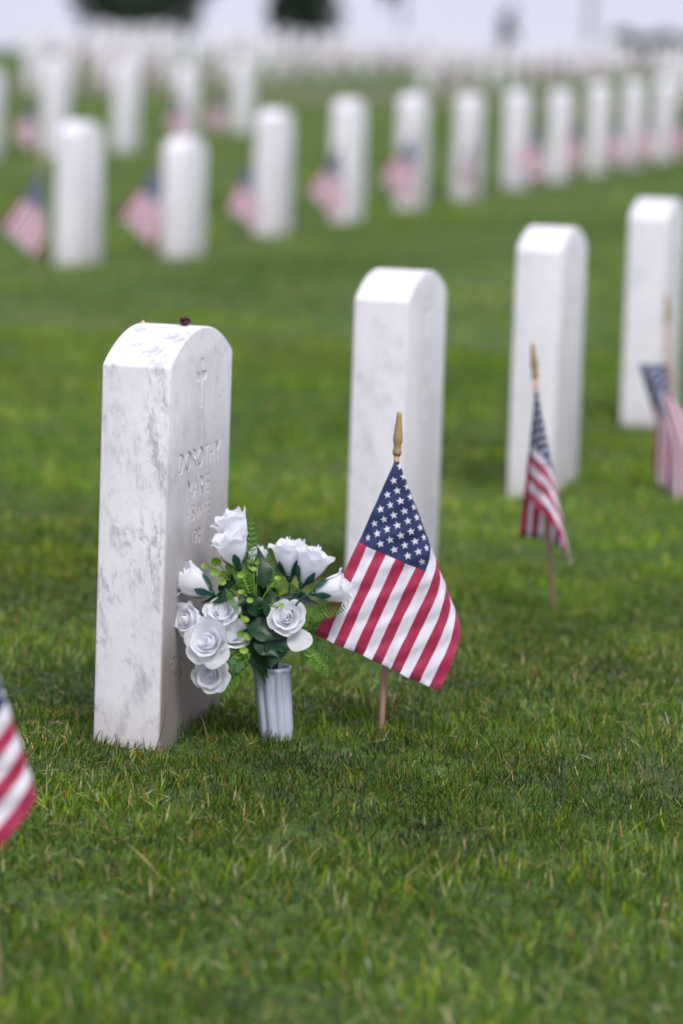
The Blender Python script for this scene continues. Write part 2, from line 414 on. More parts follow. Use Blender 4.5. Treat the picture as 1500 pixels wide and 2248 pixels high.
def cone_fn(keys, apex, ripple=.004, ph=0., scale=1., sagk=0.):
    """cloth hanging in a cone from the top of its hoist. keys: (phi deg from top edge, angle from straight down (right +), depth away from viewer)"""
    ph_ = [k_[0] for k_ in keys]
    dirs = []
    for _, th, y in keys:
        t = R_(th); q = Vector((math.sin(t), 0, -math.cos(t)))*math.sqrt(max(1-y*y, 0)); q.y = y; dirs.append(q)
    fine = []
    for a in np.linspace(0, 90, 181):                        # smoothed interpolation of the directions
        acc = Vector()
        for o in (-6, -3, 0, 3, 6):
            aa = min(max(a+o, 0), 90); i = max(i for i in range(len(ph_)-1) if ph_[i] <= aa or i == 0)
            f = (aa-ph_[i])/(ph_[i+1]-ph_[i]); acc += dirs[i].lerp(dirs[i+1], f)
        fine.append(acc.normalized())
    fine[0] = dirs[0]; fine[-1] = dirs[-1]
    def P(u, v):
        x, y = u*FL*scale, v*FW*scale; r = math.hypot(x, y); a = math.degrees(math.atan2(y, x))
        f = a*2; i = min(int(f), 179); d = fine[i].lerp(fine[i+1], f-i).normalized()
        q = apex + d*r + Vector((0, -.008, 0))*(1 if a < 60 else (90-a)/30)*min(r/.02, 1)
        env = min(x/(.12*scale), 1)
        q = q + Vector((.35, 1, 0))*ripple*env*(r/.3)*math.sin(a*.19+ph+4*u) + Vector((.2, 1, 0))*(.0022*env*math.sin(31*u+23*v+ph)+.0016*env*math.sin(17*u-41*v+2*ph)+.0008*env*math.sin(70*u+50*v*v+3*ph))
        q = q + Vector((0, 0, -1))*sagk*u*v*.1
        return q
    return P
def stick_obj(root, top, base=(0, 0, -.05), rad=.0048):
    mb = MB(); b_, t_ = Vector(base), Vector(top); mb.tube([b_.lerp(t_, f) for f in (0, .3, .6, 1)], [rad, rad, rad*.97, rad*.92], 12)
    mb.obj('stick', M['stick'], root)
    ax = (t_-b_).normalized(); prof = [(0, .0052), (.003, .0068), (.006, .0070), (.009, .0060), (.016, .0056), (.019, .0068), (.026, .0072), (.042, .0054), (.058, .0038), (.063, .0034), (.064, .001)]
    mb = MB(); mb.tube([t_+ax*(z-.004) for z, _ in prof], [r for _, r in prof], 14)
    mb.obj('finial', M['gold'], root)
def make_flag(base, tip_off, keys, label, group, ripple=.004, ph=0., apex_drop=.012, fn=None):
    """base on the ground, tip_off = vector to the top of the wooden stick"""
    root = empty('stick_flag', base); top = Vector(tip_off); stick_obj(root, top)
    ax = top.normalized(); apex = top-ax*apex_drop
    P = fn if fn else cone_fn(keys, apex, ripple, ph)
    link('flag_cloth', flag_mesh(P), root); tag(root, label, 'flag', group); return root
# main flag
mb0 = ground_at(834, 1625); D1 = to_px(mb0)[2]
KM = [(0, -22.6, -.13), (22, -1.2, -.11), (44, 22.2, -.07), (52, 23.8, .06), (64, 18, .26), (76, 7, .27), (90, -1.4, .0)]
make_flag(mb0, at_y(872, 994, mb0.y)-mb0, KM, 'small stars and stripes flag in sharp focus, planted right of the white roses', 'small flags planted in the near row', .004, .6, .004)
OFF = mb0-B1                                            # how far a flag stands from its stone
# second flag
fb2 = ground_at(1222, 1334); D2 = to_px(fb2)[2]
K2 = [(0, -3.5, .06), (12, 5, .14), (20, 11, .04), (32, 14, -.14), (46, 11, -.30), (60, 2.5, -.26), (72, -2.5, -.08), (78, -2, .0), (90, 5.2, .0)]
make_flag(fb2, at_y(1175, 825, fb2.y)-fb2, K2, 'narrow furled flag leaning left before the slightly blurred headstone', 'small flags planted in the near row', .003, 1.)
# third flag, slipped down its stick
fb3 = ground_at(1484, 1092); D3 = to_px(fb3)[2]
cg = {0: [(1473, 802, 0), (1476, 880, .0), (1479, 985, 0)], .25: [(1400, 797, -.01), (1446, 850, -.03), (1508, 905, -.02)],
      .6: [(1440, 925, -.02), (1478, 960, -.05), (1535, 985, -.01)], 1.: [(1436, 1050, 0), (1478, 1090, -.04), (1540, 1082, 0)]}
def fn3(u, v):
    ks = sorted(cg); i = max(i for i in range(3) if ks[i] <= u); f = (u-ks[i])/(ks[i+1]-ks[i]); f = f*f*(3-2*f)*.5+f*.5
    def row(r):
        j = 0 if v < .5 else 1; q = v*2-j; a, b_ = r[j], r[j+1]; q = q*q*(3-2*q)*.4+q*.6
        return [a[w]+(b_[w]-a[w])*q for w in range(3)]
    a, b_ = row(cg[ks[i]]), row(cg[ks[i+1]]); c_ = [a[w]+(b_[w]-a[w])*f for w in range(3)]
    P = at_y(c_[0]+3*math.sin(9*v), c_[1], fb3.y)-fb3; P.y += c_[2]+.02*math.sin(14*v+3*u)*u; return P
make_flag(fb3, at_y(1466, 706, fb3.y)-fb3, None, 'blurred flag slipped halfway down its stick at the right edge', 'small flags planted in the near row', fn=fn3)
# near flag at the left edge
fb0 = ground_at(3, 2190); D0 = to_px(fb0)[2]
K0 = [(0, -34, -.10), (30, -8, -.16), (58, 19, -.14), (66, 21, .0), (78, 10, .15), (90, -2, .0)]
make_flag(fb0, at_y(-64, 1272, fb0.y)-fb0, K0, 'large close flag cut by the left edge of the photo, striped corner showing', 'small flags planted in the near row', .004, 2.)
# flags of the middle row and beyond share three drapes
tipz = .43
KA = [(0, -24, -.12), (22, -6, -.10), (44, 14, -.06), (52, 15, .10), (64, 10, .24), (76, 3, .2), (90, 0, .0)]
KB = [(0, -34, -.12), (22, -14, -.10), (44, 4, -.06), (52, 6, .12), (64, 3, .25), (76, 1, .2), (90, 0, .0)]
KC = [(0, -12, .08), (18, 4, .1), (28, 7, -.05), (48, 3, -.22), (66, -5, -.12), (90, 0, .0)]
apx = Vector((0, 0, tipz-.012))
variants = []
for kk, rp, ph in ((KA, .006, .3), (KB, .005, 1.7), (KC, .004, 2.6)):
    variants.append(flag_mesh(cone_fn(kk, apx, rp, ph), nv=2, nu=32))
proto = None
def place_flag(P, var, rz, label, group, sc=1., lean=0.):
    global proto
    if proto is None:
        proto = empty('stick_flag', P); stick_obj(proto, (0, 0, tipz)); link('flag_cloth', variants[var], proto); r = proto
    else:
        r = proto.copy(); COL.objects.link(r)
        for ch in proto.children:
            c_ = ch.copy(); COL.objects.link(c_); c_.parent = r
            if ch.name.startswith('flag_cloth'): c_.data = variants[var]
    r.location = P; r.rotation_euler = (0, R_(lean), R_(rz)); r.scale = (sc,)*3
    tag(r, label, 'flag', group); return r
f2 = [(88, 604, 1, 'flag at the left edge left of the tall blurred headstone', 1.0, 0), (346, 575, 1, 'flag between the tall left headstone and the short bright topped one', 1., -1),
      (542, 528, 0, 'blurred flag filling the gap between the second and third middle row headstones', .9, 0), (742, 505, 1, 'blurred flag hanging before the third middle row headstone above the veined one', 1., 0),
      (900, 478, 1, 'wide blurred flag spread across a middle row headstone', 1.1, 2), (1030, 455, 2, 'thin pink looking flag hanging straight before a middle row headstone', 1., 0),
      (1168, 425, 0, 'bright striped flag at a headstone foot, right of the thin pink flag', 1.1, 3), (1268, 400, 1, 'pale blurred flag fourth from the right end of the middle row', 1.05, 0),
      (1352, 384, 0, 'pinkish blurred flag third from the right end of the middle row', 1., 0), (1428, 372, 1, 'pinkish blurred flag second from the right end of the middle row', 1., 0),
      (1500, 362, 1, 'pinkish flag at the right edge in the middle row', 1., 0)]
for px, py, v, lb, sc, ln in f2:
    place_flag(ground_at(px, py), v, random.uniform(-12, 12), lb, 'small flags planted in the middle row', sc, ln)
for (px, py, v, lb) in [(75, 352, 1, 'faint pink flag on the grass beside the lone upper left headstone'), (488, 312, 1, 'faint red flag left of the third row headstone beside open grass'),
                        (395, 322, 0, 'faint flag in the third row above the short bright topped headstone')]:
    place_flag(ground_at(px, py), v, random.uniform(-15, 15), lb, 'small flags planted in the third row')
for P in far_stones:
    if random.random() < .75:
        Q = P + Vector((OFF.x+random.uniform(-.05, .05), OFF.y, 0)); Q.z = g(Q.x, Q.y)
        place_flag(Q, random.choice((0, 1, 1, 2)), random.uniform(-25, 25), 'tiny pinkish flag among the dense blurred headstones on the far crest', 'small flags on the far crest')

# ------------------------------------------------------------------ vase and bouquet
vb = ground_at(609, 1627); DV = to_px(vb)[2]; PX = DV/FPX
def Q(px, py, dd=0.): return at_y(px, py, vb.y+dd)
mb = MB(); vt = Q(596, 1462); ax = (vt-vb)
rings = []; nF = 9; nseg = 90
prof = [(-.12, .0235, .1), (0, .0250, .1), (.5, .0262, .1), (.93, .0275, .1), (.955, .0292, .05), (1.0, .0296, .04), (1.0, .0275, .04), (.9, .0262, .04), (.6, .024, .04)]
for t, rr, fl in prof:
    c0 = vb+ax*t
    rings.append([c0+Vector((math.cos(2*math.pi*k/nseg), math.sin(2*math.pi*k/nseg), 0))*rr*(1-fl*1.9*(1-abs(math.sin(nF*math.pi*k/nseg+.5))**.8)) for k in range(nseg+1)])
mb.grid(rings)
mb.obj('flower_vase', M['vase'], None, vb)
tag(bpy.data.objects['flower_vase'], 'pale grey fluted plastic vase pushed into the grass beside the veined headstone', 'vase')

bq = empty('rose_bouquet', vt)
tag(bq, 'bouquet of white artificial roses with ferns, standing in the grey fluted vase', 'bouquet')
def part(mbx, name, mat, parent=bq):
    return mbx.obj(name, mat, parent, vt)
def basis(axis):
    z = Vector(axis).normalized(); a = Vector((0, -1, 0)) if abs(z.y) < .9 else Vector((1, 0, 0))
    x = (a-z*a.dot(z)).normalized(); return x, z.cross(x), z
def petal(mb, org, B, az, hw, r0, h, flare, curl, tipp, sk, n=12, seed=0):
    x, y, z = B; rr = random.Random(seed); w1, w2 = rr.uniform(0, 6), rr.uniform(0, 6); P = []
    sm = lambda q: q*q*(3-2*q)
    for i in range(n+1):
        t = i/n; row = []
        for j in range(n+1):
            a = -1+2*j/n
            te = t*(1-.22*abs(a)**2.6*t)                # rounded top edge
            Rr = r0*min(1, math.sin(min(te*1.5, 1)*math.pi/2)**.7)
            f1 = sm(min(max((te-.40)/.60, 0), 1)); f2 = sm(min(max((te-.72)/.28, 0), 1))
            Rr += flare*r0*f1+curl*r0*f2
            Rr *= 1+.06*a*sk
            zz = h*te+tipp*h*.10*max(1-abs(a)*1.2, 0)**1.5*f2-curl*h*.60*f2*f2
            Rr += r0*.055*f1*math.sin(2.6*a+w1)+r0*.03*f2*math.sin(5*a+w2)
            zz += h*.025*f2*math.sin(4*a+w2)
            ang = az+a*hw*(.6+.4*min(t*2, 1))
            row.append(org+x*math.cos(ang)*Rr+y*math.sin(ang)*Rr+z*zz)
        P.append(row)
    mb.grid(P)
LF = random.Random(77)
def rose(px, py, dd, axis, R, H, openness, seed, sep=True, extra=None, stem=True):
    """axis in (image right, towards viewer, image up); R,H in photo pixels; openness 0 bud .. 1 blown"""
    a = Rt*axis[0]-Fd*axis[1]+Up*axis[2]; B = basis(a); o = Q(px, py, dd); rd = random.Random(seed); op = openness
    fo, co_ = .12+.62*op, .26+.02*op
    R = R*PX/(1+fo+co_); H *= PX; mb = MB(); az = rd.uniform(0, 6.28)
    for i in range(7):                                   # tight spiralled heart
        petal(mb, o+B[2]*H*.10, B, az+i*2.4, 1.5-.05*i, R*(.10+.085*i), H*(.95-.022*i), .02, .03+.012*i, .0, 1, 10, seed*31+i)
    for i in range(5):
        petal(mb, o+B[2]*H*.05, B, az+1+i*1.257+rd.uniform(-.3, .3), 1.0, R*(.70+.03*i), H*(.97-.03*i), .08+.28*op, .18+.02*op, .6, 1, 12, seed*37+i)
    for i in range(5):
        petal(mb, o, B, az+.5+i*1.257+rd.uniform(-.15, .15), .80, R*(.90+.03*i), H*(.96-.26*op)*rd.uniform(.94, 1.03), fo*rd.uniform(.75, 1.15), co_*rd.uniform(.5, 1.3), 1.0, 1, 14, seed*41+i)
    if extra:
        for (aa, ww, ff, hh) in extra: petal(mb, o, B, aa, ww, R*.95, H*hh, ff, .25, 2.2, 1, 14, seed*43)
    rs = part(mb, 'rose', M['rose'])
    if sep:
        sm = MB()
        for i in range(5):
            P = []; an = az+i*1.257+.3
            for k_ in range(8):
                t = k_/7; rr = R*(.16+.80*math.sin(min(t*1.15, 1)*math.pi/2)**.8)*(1 if t < .8 else 1+.25*(t-.8)*5*.5); zz = H*(-.03+.50*t)
                wd = .42*math.sin(math.pi*min(t*.92+.08, 1))**.8*(1-t*.35)
                P.append([o+(B[0]*math.cos(an+s*wd)+B[1]*math.sin(an+s*wd))*rr*1.03+B[2]*zz for s in (-1, -.5, 0, .5, 1)])
            sm.grid(P)
        sm.tube([o-B[2]*H*.12, o-B[2]*H*.04, o+B[2]*H*.06], [R*.10, R*.26, R*.22], 10)
        part(sm, 'sepal', M['sepal'], rs)
    if stem:
        p0 = o-B[2]*H*.1; p3 = vt+Vector((rd.uniform(-.012, .012), rd.uniform(-.012, .012), -.02)); p1 = p0-B[2]*.03; p2 = p3+Vector((0, 0, .05))
        pts = [p0*(1-t)**3+p1*3*t*(1-t)**2+p2*3*t*t*(1-t)+p3*t**3 for t in [k_/10 for k_ in range(11)]]
        st = MB(); st.tube(pts, .0017, 7); part(st, 'stem', M['sepal'])
    return rs
# (base px, py, depth, axis, radius, height, openness)
rose(530, 1206, .030, (-.34, .10, .94), 49, 92, .15, 1)
rose(524, 1244, -.012, (-.26, .25, .92), 47, 86, .12, 2)
rose(562, 1262, .045, (.10, .05, .99), 24, 66, .2, 3)
rose(636, 1268, .012, (-.02, .10, .99), 45, 88, .15, 4)
rose(664, 1282, -.012, (.38, .22, .88), 47, 92, .30, 5)
rose(690, 1302, -.045, (.95, .12, .18), 42, 86, .12, 6)
rose(462, 1300, -.01, (-.82, .16, .46), 45, 86, .08, 7)
rose(632, 1362, -.02, (-.08, .97, .20), 47, 54, .55, 8, extra=[(5.25, .50, 1.75, .40)])
rose(444, 1358, -.02, (-.74, .66, -.02), 42, 62, .3, 9)
rose(492, 1358, -.005, (-.15, .80, .50), 46, 50, .5, 10)
rose(472, 1414, -.045, (-.40, .86, .16), 60, 56, .55, 11)
rose(502, 1408, -.015, (.25, .65, .50), 48, 50, .45, 12)
rose(468, 1476, -.03, (-.18, .93, -.12), 46, 50, .55, 13)

def leaf(mb, a, b_, w, nrm, fold=.25, bend=.12, n=9, shape=1.0):
    """flat leaf from a to b_, width w, facing nrm"""
    a, b_ = Vector(a), Vector(b_); d = b_-a; L = d.length; t_ = d.normalized(); nn = (nrm-t_*nrm.dot(t_)).normalized(); s_ = t_.cross(nn); P = []
    for i in range(n+1):
        t = i/n; ww = w*.5*(math.sin(math.pi*t**.72)**(.8+.7*t) if 0 < t < 1 else 0)+.0001
        c_ = a+d*t-nn*bend*L*(t*t)+nn*.02*L*math.sin(7*t)
        P.append([c_+s_*ww*q+nn*fold*ww*abs(q)+nn*.16*ww*abs(q)*math.sin(11*t+2*q+w*900) for q in (-1, -.66, -.33, 0, .33, .66, 1)])
    mb.grid(P)
V = -Fd
def add_leaf(a, b_, w, tilt=(0, 0), mat='dark', bend=.12, name='leaf', fold=.25):
    mb = MB(); nrm = V+Rt*tilt[0]+Up*tilt[1]
    leaf(mb, Q(*a), Q(*b_), w*PX, nrm, fold, bend); return part(mb, name, M[mat])
for L in [((578, 1292, -.02), (571, 1196, -.01), 44, (.5, .3)), ((560, 1330, -.02), (545, 1238, 0), 40, (-.5, .2)), ((600, 1340, .0), (604, 1262, .0), 26, (.8, .1)),
          ((520, 1308, -.02), (438, 1318, -.01), 36, (-.1, .9)), ((575, 1345, -.03), (520, 1270, 0), 38, (-.4, .6)), ((585, 1330, -.01), (560, 1225, .01), 34, (-.7, 0)),
          ((545, 1372, -.03), (625, 1400, -.05), 58, (-.2, .7)), ((560, 1390, -.035), (622, 1446, -.045), 50, (.1, .2)), ((550, 1410, -.03), (586, 1492, -.04), 42, (-.3, -.2)),
          ((552, 1430, -.03), (587, 1507, -.035), 20, (.4, -.3)), ((545, 1400, -.02), (528, 1482, -.02), 34, (-.7, -.2)), ((600, 1420, -.035), (655, 1408, -.03), 40, (.0, .6)),
          ((640, 1310, .0), (705, 1322, .02), 30, (.2, .8)), ((600, 1330, 0), (672, 1300, .01), 32, (.2, .7)), ((570, 1350, -.03), (545, 1300, -.04), 46, (.2, .5)),
          ((590, 1360, -.04), (600, 1290, -.03), 44, (.6, .3)), ((560, 1370, -.02), (500, 1385, -.01), 40, (-.2, .7)), ((575, 1400, -.01), (570, 1330, -.02), 60, (.1, .2)),
          ((590, 1440, .0), (560, 1360, -.01), 60, (-.3, .2)), ((612, 1392, -.035), (596, 1470, -.05), 52, (.3, .3)), ((560, 1400, -.04), (612, 1440, -.05), 48, (-.1, .5)), ((556, 1300, -.01), (520, 1330, -.03), 34, (-.2, .4)), ((600, 1350, .0), (555, 1345, -.02), 50, (.3, .3)), ((600, 1420, .0), (640, 1350, .01), 44, (.5, .1)), ((480, 1300, .01), (530, 1250, .0), 28, (.2, .5))]:
    add_leaf(*L)
rl = random.Random(5)
for i in range(38):                                     # leaves packed in the heart of the bouquet
    a = rl.uniform(0, 6.28); c0 = (572+rl.uniform(-14, 14), 1400+rl.uniform(-40, 20), rl.uniform(-.01, .03)); l = rl.uniform(45, 80)
    add_leaf(c0, (c0[0]+math.cos(a)*l*.75, c0[1]-abs(math.sin(a))*l, c0[2]+rl.uniform(-.02, .03)), rl.uniform(24, 40), (rl.uniform(-1, 1), rl.uniform(-.4, 1)))
def fern(p0, p1, w, sag=.15, n=12, mat='fern', seed=0):
    rd = random.Random(seed); a, b_ = Q(*p0), Q(*p1); d = b_-a; L = d.length; t_ = d.normalized(); s_ = t_.cross(V).normalized(); mb = MB()
    cen = [a+d*t+Vector((0, 0, -sag*L*t*t+sag*L*t*.5)) for t in [k_/n for k_ in range(n+1)]]
    mb.tube(cen, [.0009*(1-.6*k_/n) for k_ in range(n+1)], 5)
    for i in range(2, n+1):
        t = i/n; wl = w*PX*(math.sin(math.pi*(t*.80+.16))**.7)*rd.uniform(.8, 1.1)
        for sg in (-1, 1):
            e = cen[i]+s_*sg*wl*.5+t_*wl*.34+V*rd.uniform(-.003, .003)+Vector((0, 0, -.1*wl))
            leaf(mb, cen[i], e, wl*.15, V+s_*rd.uniform(-.5, .5)+Up*.3, .3, .1, 4)
            for q in (.35, .7):                       # small lobes
                m_ = cen[i].lerp(e, q)
                for s2 in (-1, 1): leaf(mb, m_, m_+t_*s2*wl*.16+s_*sg*wl*.08, wl*.09, V, .2, 0, 3)
    part(mb, 'fern_frond', M[('fern', 'fern_deep')[seed % 2]])
for i, F_ in enumerate([((556, 1290, -.02), (552, 1128, 0), 30), ((590, 1300, -.01), (594, 1205, .01), 26), ((548, 1400, -.04), (486, 1532, -.04), 44), ((556, 1380, -.03), (508, 1500, -.02), 40),
                        ((650, 1412, -.02), (722, 1474, -.02), 36), ((668, 1392, -.01), (746, 1456, -.01), 26), ((672, 1358, -.03), (762, 1322, -.055), 34), ((640, 1385, 0), (706, 1375, 0), 36),
                        ((495, 1292, -.02), (528, 1348, -.035), 18), ((560, 1310, -.01), (500, 1262, .01), 36), ((540, 1300, -.02), (520, 1240, -.01), 30), ((605, 1300, 0), (606, 1240, .02), 26),
                        ((520, 1420, -.02), (424, 1440, .01), 30), ((500, 1440, -.01), (424, 1480, .01), 24), ((560, 1330, -.02), (535, 1245, -.03), 34), ((540, 1420, -.03), (512, 1470, -.05), 36)]):
    fern(*F_, seed=i)
def sprig(p0, leaves, seed=0):
    rd = random.Random(seed); mb = MB(); a = Q(*p0)
    for (x, y, dd, rad) in leaves:
        c0 = Q(x, y, dd); m_ = a.lerp(c0, .6)+Vector((0, 0, .004)); mb.tube([a, m_, c0], .0009, 5)
        n = 10; nn = (V+Rt*rd.uniform(-.6, .6)+Up*rd.uniform(-.2, .9)).normalized(); x_ = nn.cross(Up).normalized(); y_ = nn.cross(x_); P = []
        for i in range(5):
            P.append([c0+(x_*math.cos(6.2832*k_/n)*1.0+y_*math.sin(6.2832*k_/n)*.8)*rad*PX*i/4+nn*(i/4)**2*rad*PX*.25 for k_ in range(n+1)])
        mb.grid(P)
    part(mb, 'leaf_sprig', M['lime'])
sprig((505, 1275, -.01), [(452, 1243, -.01, 11), (474, 1234, -.015, 13), (472, 1258, -.02, 12), (484, 1262, -.01, 11), (505, 1246, -.01, 11), (487, 1278, -.02, 10)], 1)
sprig((550, 1400, -.03), [(537, 1361, -.04, 11), (529, 1392, -.045, 10), (543, 1400, -.045, 10), (535, 1428, -.05, 10), (524, 1442, -.04, 9)], 2)
sprig((540, 1440, -.03), [(500, 1440, -.02, 12), (511, 1460, -.03, 13), (495, 1470, -.02, 11), (520, 1478, -.02, 10), (498, 1505, -.03, 10), (485, 1520, -.03, 9)], 3)
sprig((610, 1310, .0), [(598, 1283, 0, 9), (588, 1325, -.03, 9), (602, 1308, .0, 10), (640, 1290, .02, 9), (655, 1297, .02, 9), (592, 1262, 0, 8)], 4)
sprig((560, 1340, -.03), [(556, 1250, -.03, 8), (530, 1262, -.03, 9), (566, 1236, -.02, 7), (610, 1270, -.02, 8), (616, 1330, -.04, 8), (530, 1300, -.04, 8), (548, 1318, -.05, 8)], 6)
sprig((650, 1400, -.01), [(668, 1372, -.01, 10), (690, 1352, -.02, 9), (678, 1438, -.02, 10), (700, 1366, -.01, 9), (660, 1350, 0, 10)], 5)

# ------------------------------------------------------------------ dried bits on top of the veined stone
topz = .5512+.046
def on_stone(px, label, name, mat, R, H, seed, cat):
    base = Vector((B1.x, B1.y, topz)); # ridge line: centre of the stone's width, along its thickness
    best = min((base+n_*t*.001 for t in range(-48, 49)), key=lambda p: abs(to_px(p)[0]-px))
    mb = MB(); rd = random.Random(seed)
    for i in range(14 if R > .006 else 2):
        a = rd.uniform(0, 6.28); rr = R*rd.uniform(.1, .7)
        c0 = best+Vector((math.cos(a)*rr, math.sin(a)*rr, H*rd.uniform(.02, .75)))
        d = Vector((math.cos(a+rd.uniform(-1, 1)), math.sin(a+rd.uniform(-1, 1)), rd.uniform(-.2, .5)))*R*rd.uniform(.5, .8)
        leaf(mb, c0-d*.5, c0+d*.6, R*rd.uniform(.6, .95), Vector((rd.uniform(-1, 1), rd.uniform(-1, .2), 1)), .5, -.2, 6)
    if R > .006:
        n = 14; P = []
        for i in range(8):
            f = math.pi*i/7
            P.append([best+Vector((math.cos(6.2832*k_/n)*math.sin(f)*R*.62, math.sin(6.2832*k_/n)*math.sin(f)*R*.62, H*.40-H*.42*math.cos(f)))*1 + Vector((rd.uniform(-1, 1), rd.uniform(-1, 1), rd.uniform(-1, 1)))*R*.09*(0 if k_ in (0, n) else 1) for k_ in range(n+1)])
        mb.grid(P)
    o = mb.obj(name, mat, None, best); tag(o, label, cat)
on_stone(406, 'dark maroon dried flower head lying on top of the veined headstone', 'dried_flower', M['maroon'], .0125, .013, 3, 'flower')
on_stone(315, 'peach coloured petal scrap on the back edge of the veined headstone top', 'petal', M['peach'], .0055, .005, 4, 'petal')
on_stone(360, 'tiny dull petal scrap between the peach petal and the maroon flower', 'petal', M['maroon'], .0035, .003, 5, 'petal')

# ------------------------------------------------------------------ grass
def build_grass():
    parts = []
    foot = [(B1.x, B1.y)] + [tuple((B1+r_*SP*i)[:2]) for i in (1, 2, 3)] + [tuple((B2+r_*SP*i)[:2]) for i in range(5)]
    sticks = [tuple(q[:2]) for q in (mb0, fb2, fb0, vb)]
    def zone(y0, y1, marg, dens, wmul, hmul):
        xm = .0955*y1+marg; n = int((y1-y0)*2*xm*dens)
        x = rng.uniform(-xm, xm, n); y = rng.uniform(y0, y1, n)
        keep = np.abs(x) < .0955*y+marg
        # clumpy density
        keep &= rng.uniform(0, 1, n) < .66+.26*fb(x, y, 26, 3)+.22*fb(x, y, 60, 33)
        keep &= (np.abs(x) < .0955*y+.25) | (rng.uniform(0, 1, n) < .5)
        x, y = x[keep], y[keep]; n = len(x)
        pat = fb(x, y, 2.2, 1); pat2 = fb(x, y, 9, 2); pat3 = fb(x, y, 30, 5)
        h = (.0195+.006*np.clip((5.4-y)/1.4, 0, 1)+.004*pat2+.003*pat3+rng.normal(0, .0045, n))*hmul
        h = np.clip(h, .008, .07*hmul); stray = rng.uniform(0, 1, n) < .010; h[stray] *= 1.7
        edge = np.zeros(n)
        for fx, fy in foot:
            dx, dy = x-fx, y-fy; a = np.abs(dx*r_.x+dy*r_.y)-W/2; c_ = np.abs(dx*n_.x+dy*n_.y)-T/2
            dd = np.hypot(np.clip(a, 0, None), np.clip(c_, 0, None)); edge = np.maximum(edge, np.clip(1-dd/.035, 0, 1))
        for fx, fy in sticks: edge = np.maximum(edge, .6*np.clip(1-np.hypot(x-fx, y-fy)/.03, 0, 1))
        h *= 1+edge*rng.uniform(-.3, .9, n)*(rng.uniform(0, 1, n) < .6); h *= 1-.35*np.exp(-((x-NC[0]-.02)**2+(y-NC[1]+.02)**2)/.008)
        w = rng.uniform(.0010, .0022, n)*wmul
        yaw = rng.uniform(0, 6.283, n); lean = np.abs(rng.normal(.42, .26, n)); ld = rng.uniform(0, 6.283, n)+.4*pat2
        lean = lean*(1-.5*edge)
        curl = rng.uniform(.1, .8, n)
        base = np.stack([x, y, g_arr(x, y)-.004], 1)
        sd = np.stack([np.cos(yaw), np.sin(yaw), np.zeros(n)], 1)*w[:, None]*.5
        ldv = np.stack([np.cos(ld), np.sin(ld), np.zeros(n)], 1)
        clip_ = rng.uniform(0, 1, n) < .05+.05*np.clip(fb(x, y, 4, 31), -.8, 1); lean[clip_] = rng.uniform(1.1, 1.5, clip_.sum()); h[clip_] *= .75; base[clip_, 2] += rng.uniform(.006, .02, clip_.sum())
        V_ = np.zeros((n, 6, 3))
        for q, (t, wf) in enumerate(((0, 1.0), (.55, .95), (1., .22))):
            hor = np.sin(lean)*h*t*(1+curl*t); ver = np.cos(lean)*h*t*(1-.35*curl*t*np.sin(lean))
            c_ = base+ldv*hor[:, None]; c_[:, 2] += ver
            tipw = np.where(rng.uniform(0, 1, n) < .35, .6, wf) if q == 2 else wf
            V_[:, 2*q] = c_-sd*np.reshape(tipw*np.ones(n), (n, 1)); V_[:, 2*q+1] = c_+sd*np.reshape(tipw*np.ones(n), (n, 1))
        pal = np.array([(.032, .082, .003), (.085, .175, .006), (.062, .145, .040), (.220, .300, .012), (.58, .47, .23), (.26, .14, .045), (.16, .25, .09)])
        u = rng.uniform(0, 1, n); ci = np.zeros(n, int)
        pr = np.stack([.30+0*pat, .30+0*pat, .17+.12*np.clip(pat, -.5, 1)+.10*np.clip(x*2, -1, 1)*(y < 9), .14+.06*pat2, .050+.05*np.clip(fb(x, y, 5, 9), -.6, 1)+.05*(y < 6)*np.clip(fb(x, y, 3, 19), 0, 1), .045+.03*pat3, .06+.06*np.clip(pat, -1, 1)], 1)
        pr[:, 4] *= np.where(y < 6.5, .75, .6); pr = np.clip(pr, .005, None); cum = np.cumsum(pr/pr.sum(1, keepdims=True), 1)
        ci = (u[:, None] > cum).sum(1).clip(0, 6)
        ci[clip_] = rng.choice([4, 5, 4, 6], clip_.sum())
        col = pal[ci]*np.clip(1+.34*rng.normal(0, 1, (n, 1)), .25, 2.3)*np.clip(1+.26*pat[:, None]+.22*pat2[:, None]+.18*pat3[:, None], .35, 2)
        # mowing bands: the nap of the lawn turns greener and yellower in broad stripes
        band = np.sin((y*.62-x*1.5)*1.7+.5*np.sin(.6*y)+.6)
        col *= (1+np.array([.34, .24, .40])*band[:, None]*np.clip(y[:, None]-7, 0, 1)); col = np.clip(col, .006, .6)
        col *= 1+np.clip(y[:, None]-6.2, 0, 1.5)/1.5*np.array([.26, .30, -.22])
        CC = np.repeat(col[:, None, :], 6, 1)
        CC[:, 0:2] = CC[:, 0:2]*.6+np.array([.09, .085, .02])*.4       # pale sheaths at the foot
        dry = rng.uniform(0, 1, n) < .24; CC[dry, 4:6] = CC[dry, 4:6]*.5+np.array([.34, .29, .14])*.5   # cut tips gone straw
        parts.append((V_.reshape(-1, 3), CC.reshape(-1, 3)))
        return n
    tot = zone(2.9, 4.4, 1.1, 30000, 1.1, 1.05)+zone(4.4, 7.2, 1.1, 42000, 1.0, 1.0)+zone(7.2, 12, 1.3, 15000, 1.4, 1.0)+zone(12, 22, 1.6, 2200, 2.6, 1.1)+zone(22, 45, 2.2, 420, 6, 1.1)
    # a few long stalks missed by the mower
    V_ = np.concatenate([p[0] for p in parts]); C_ = np.concatenate([p[1] for p in parts]); n = len(V_)//6
    sv = []; sc_ = []
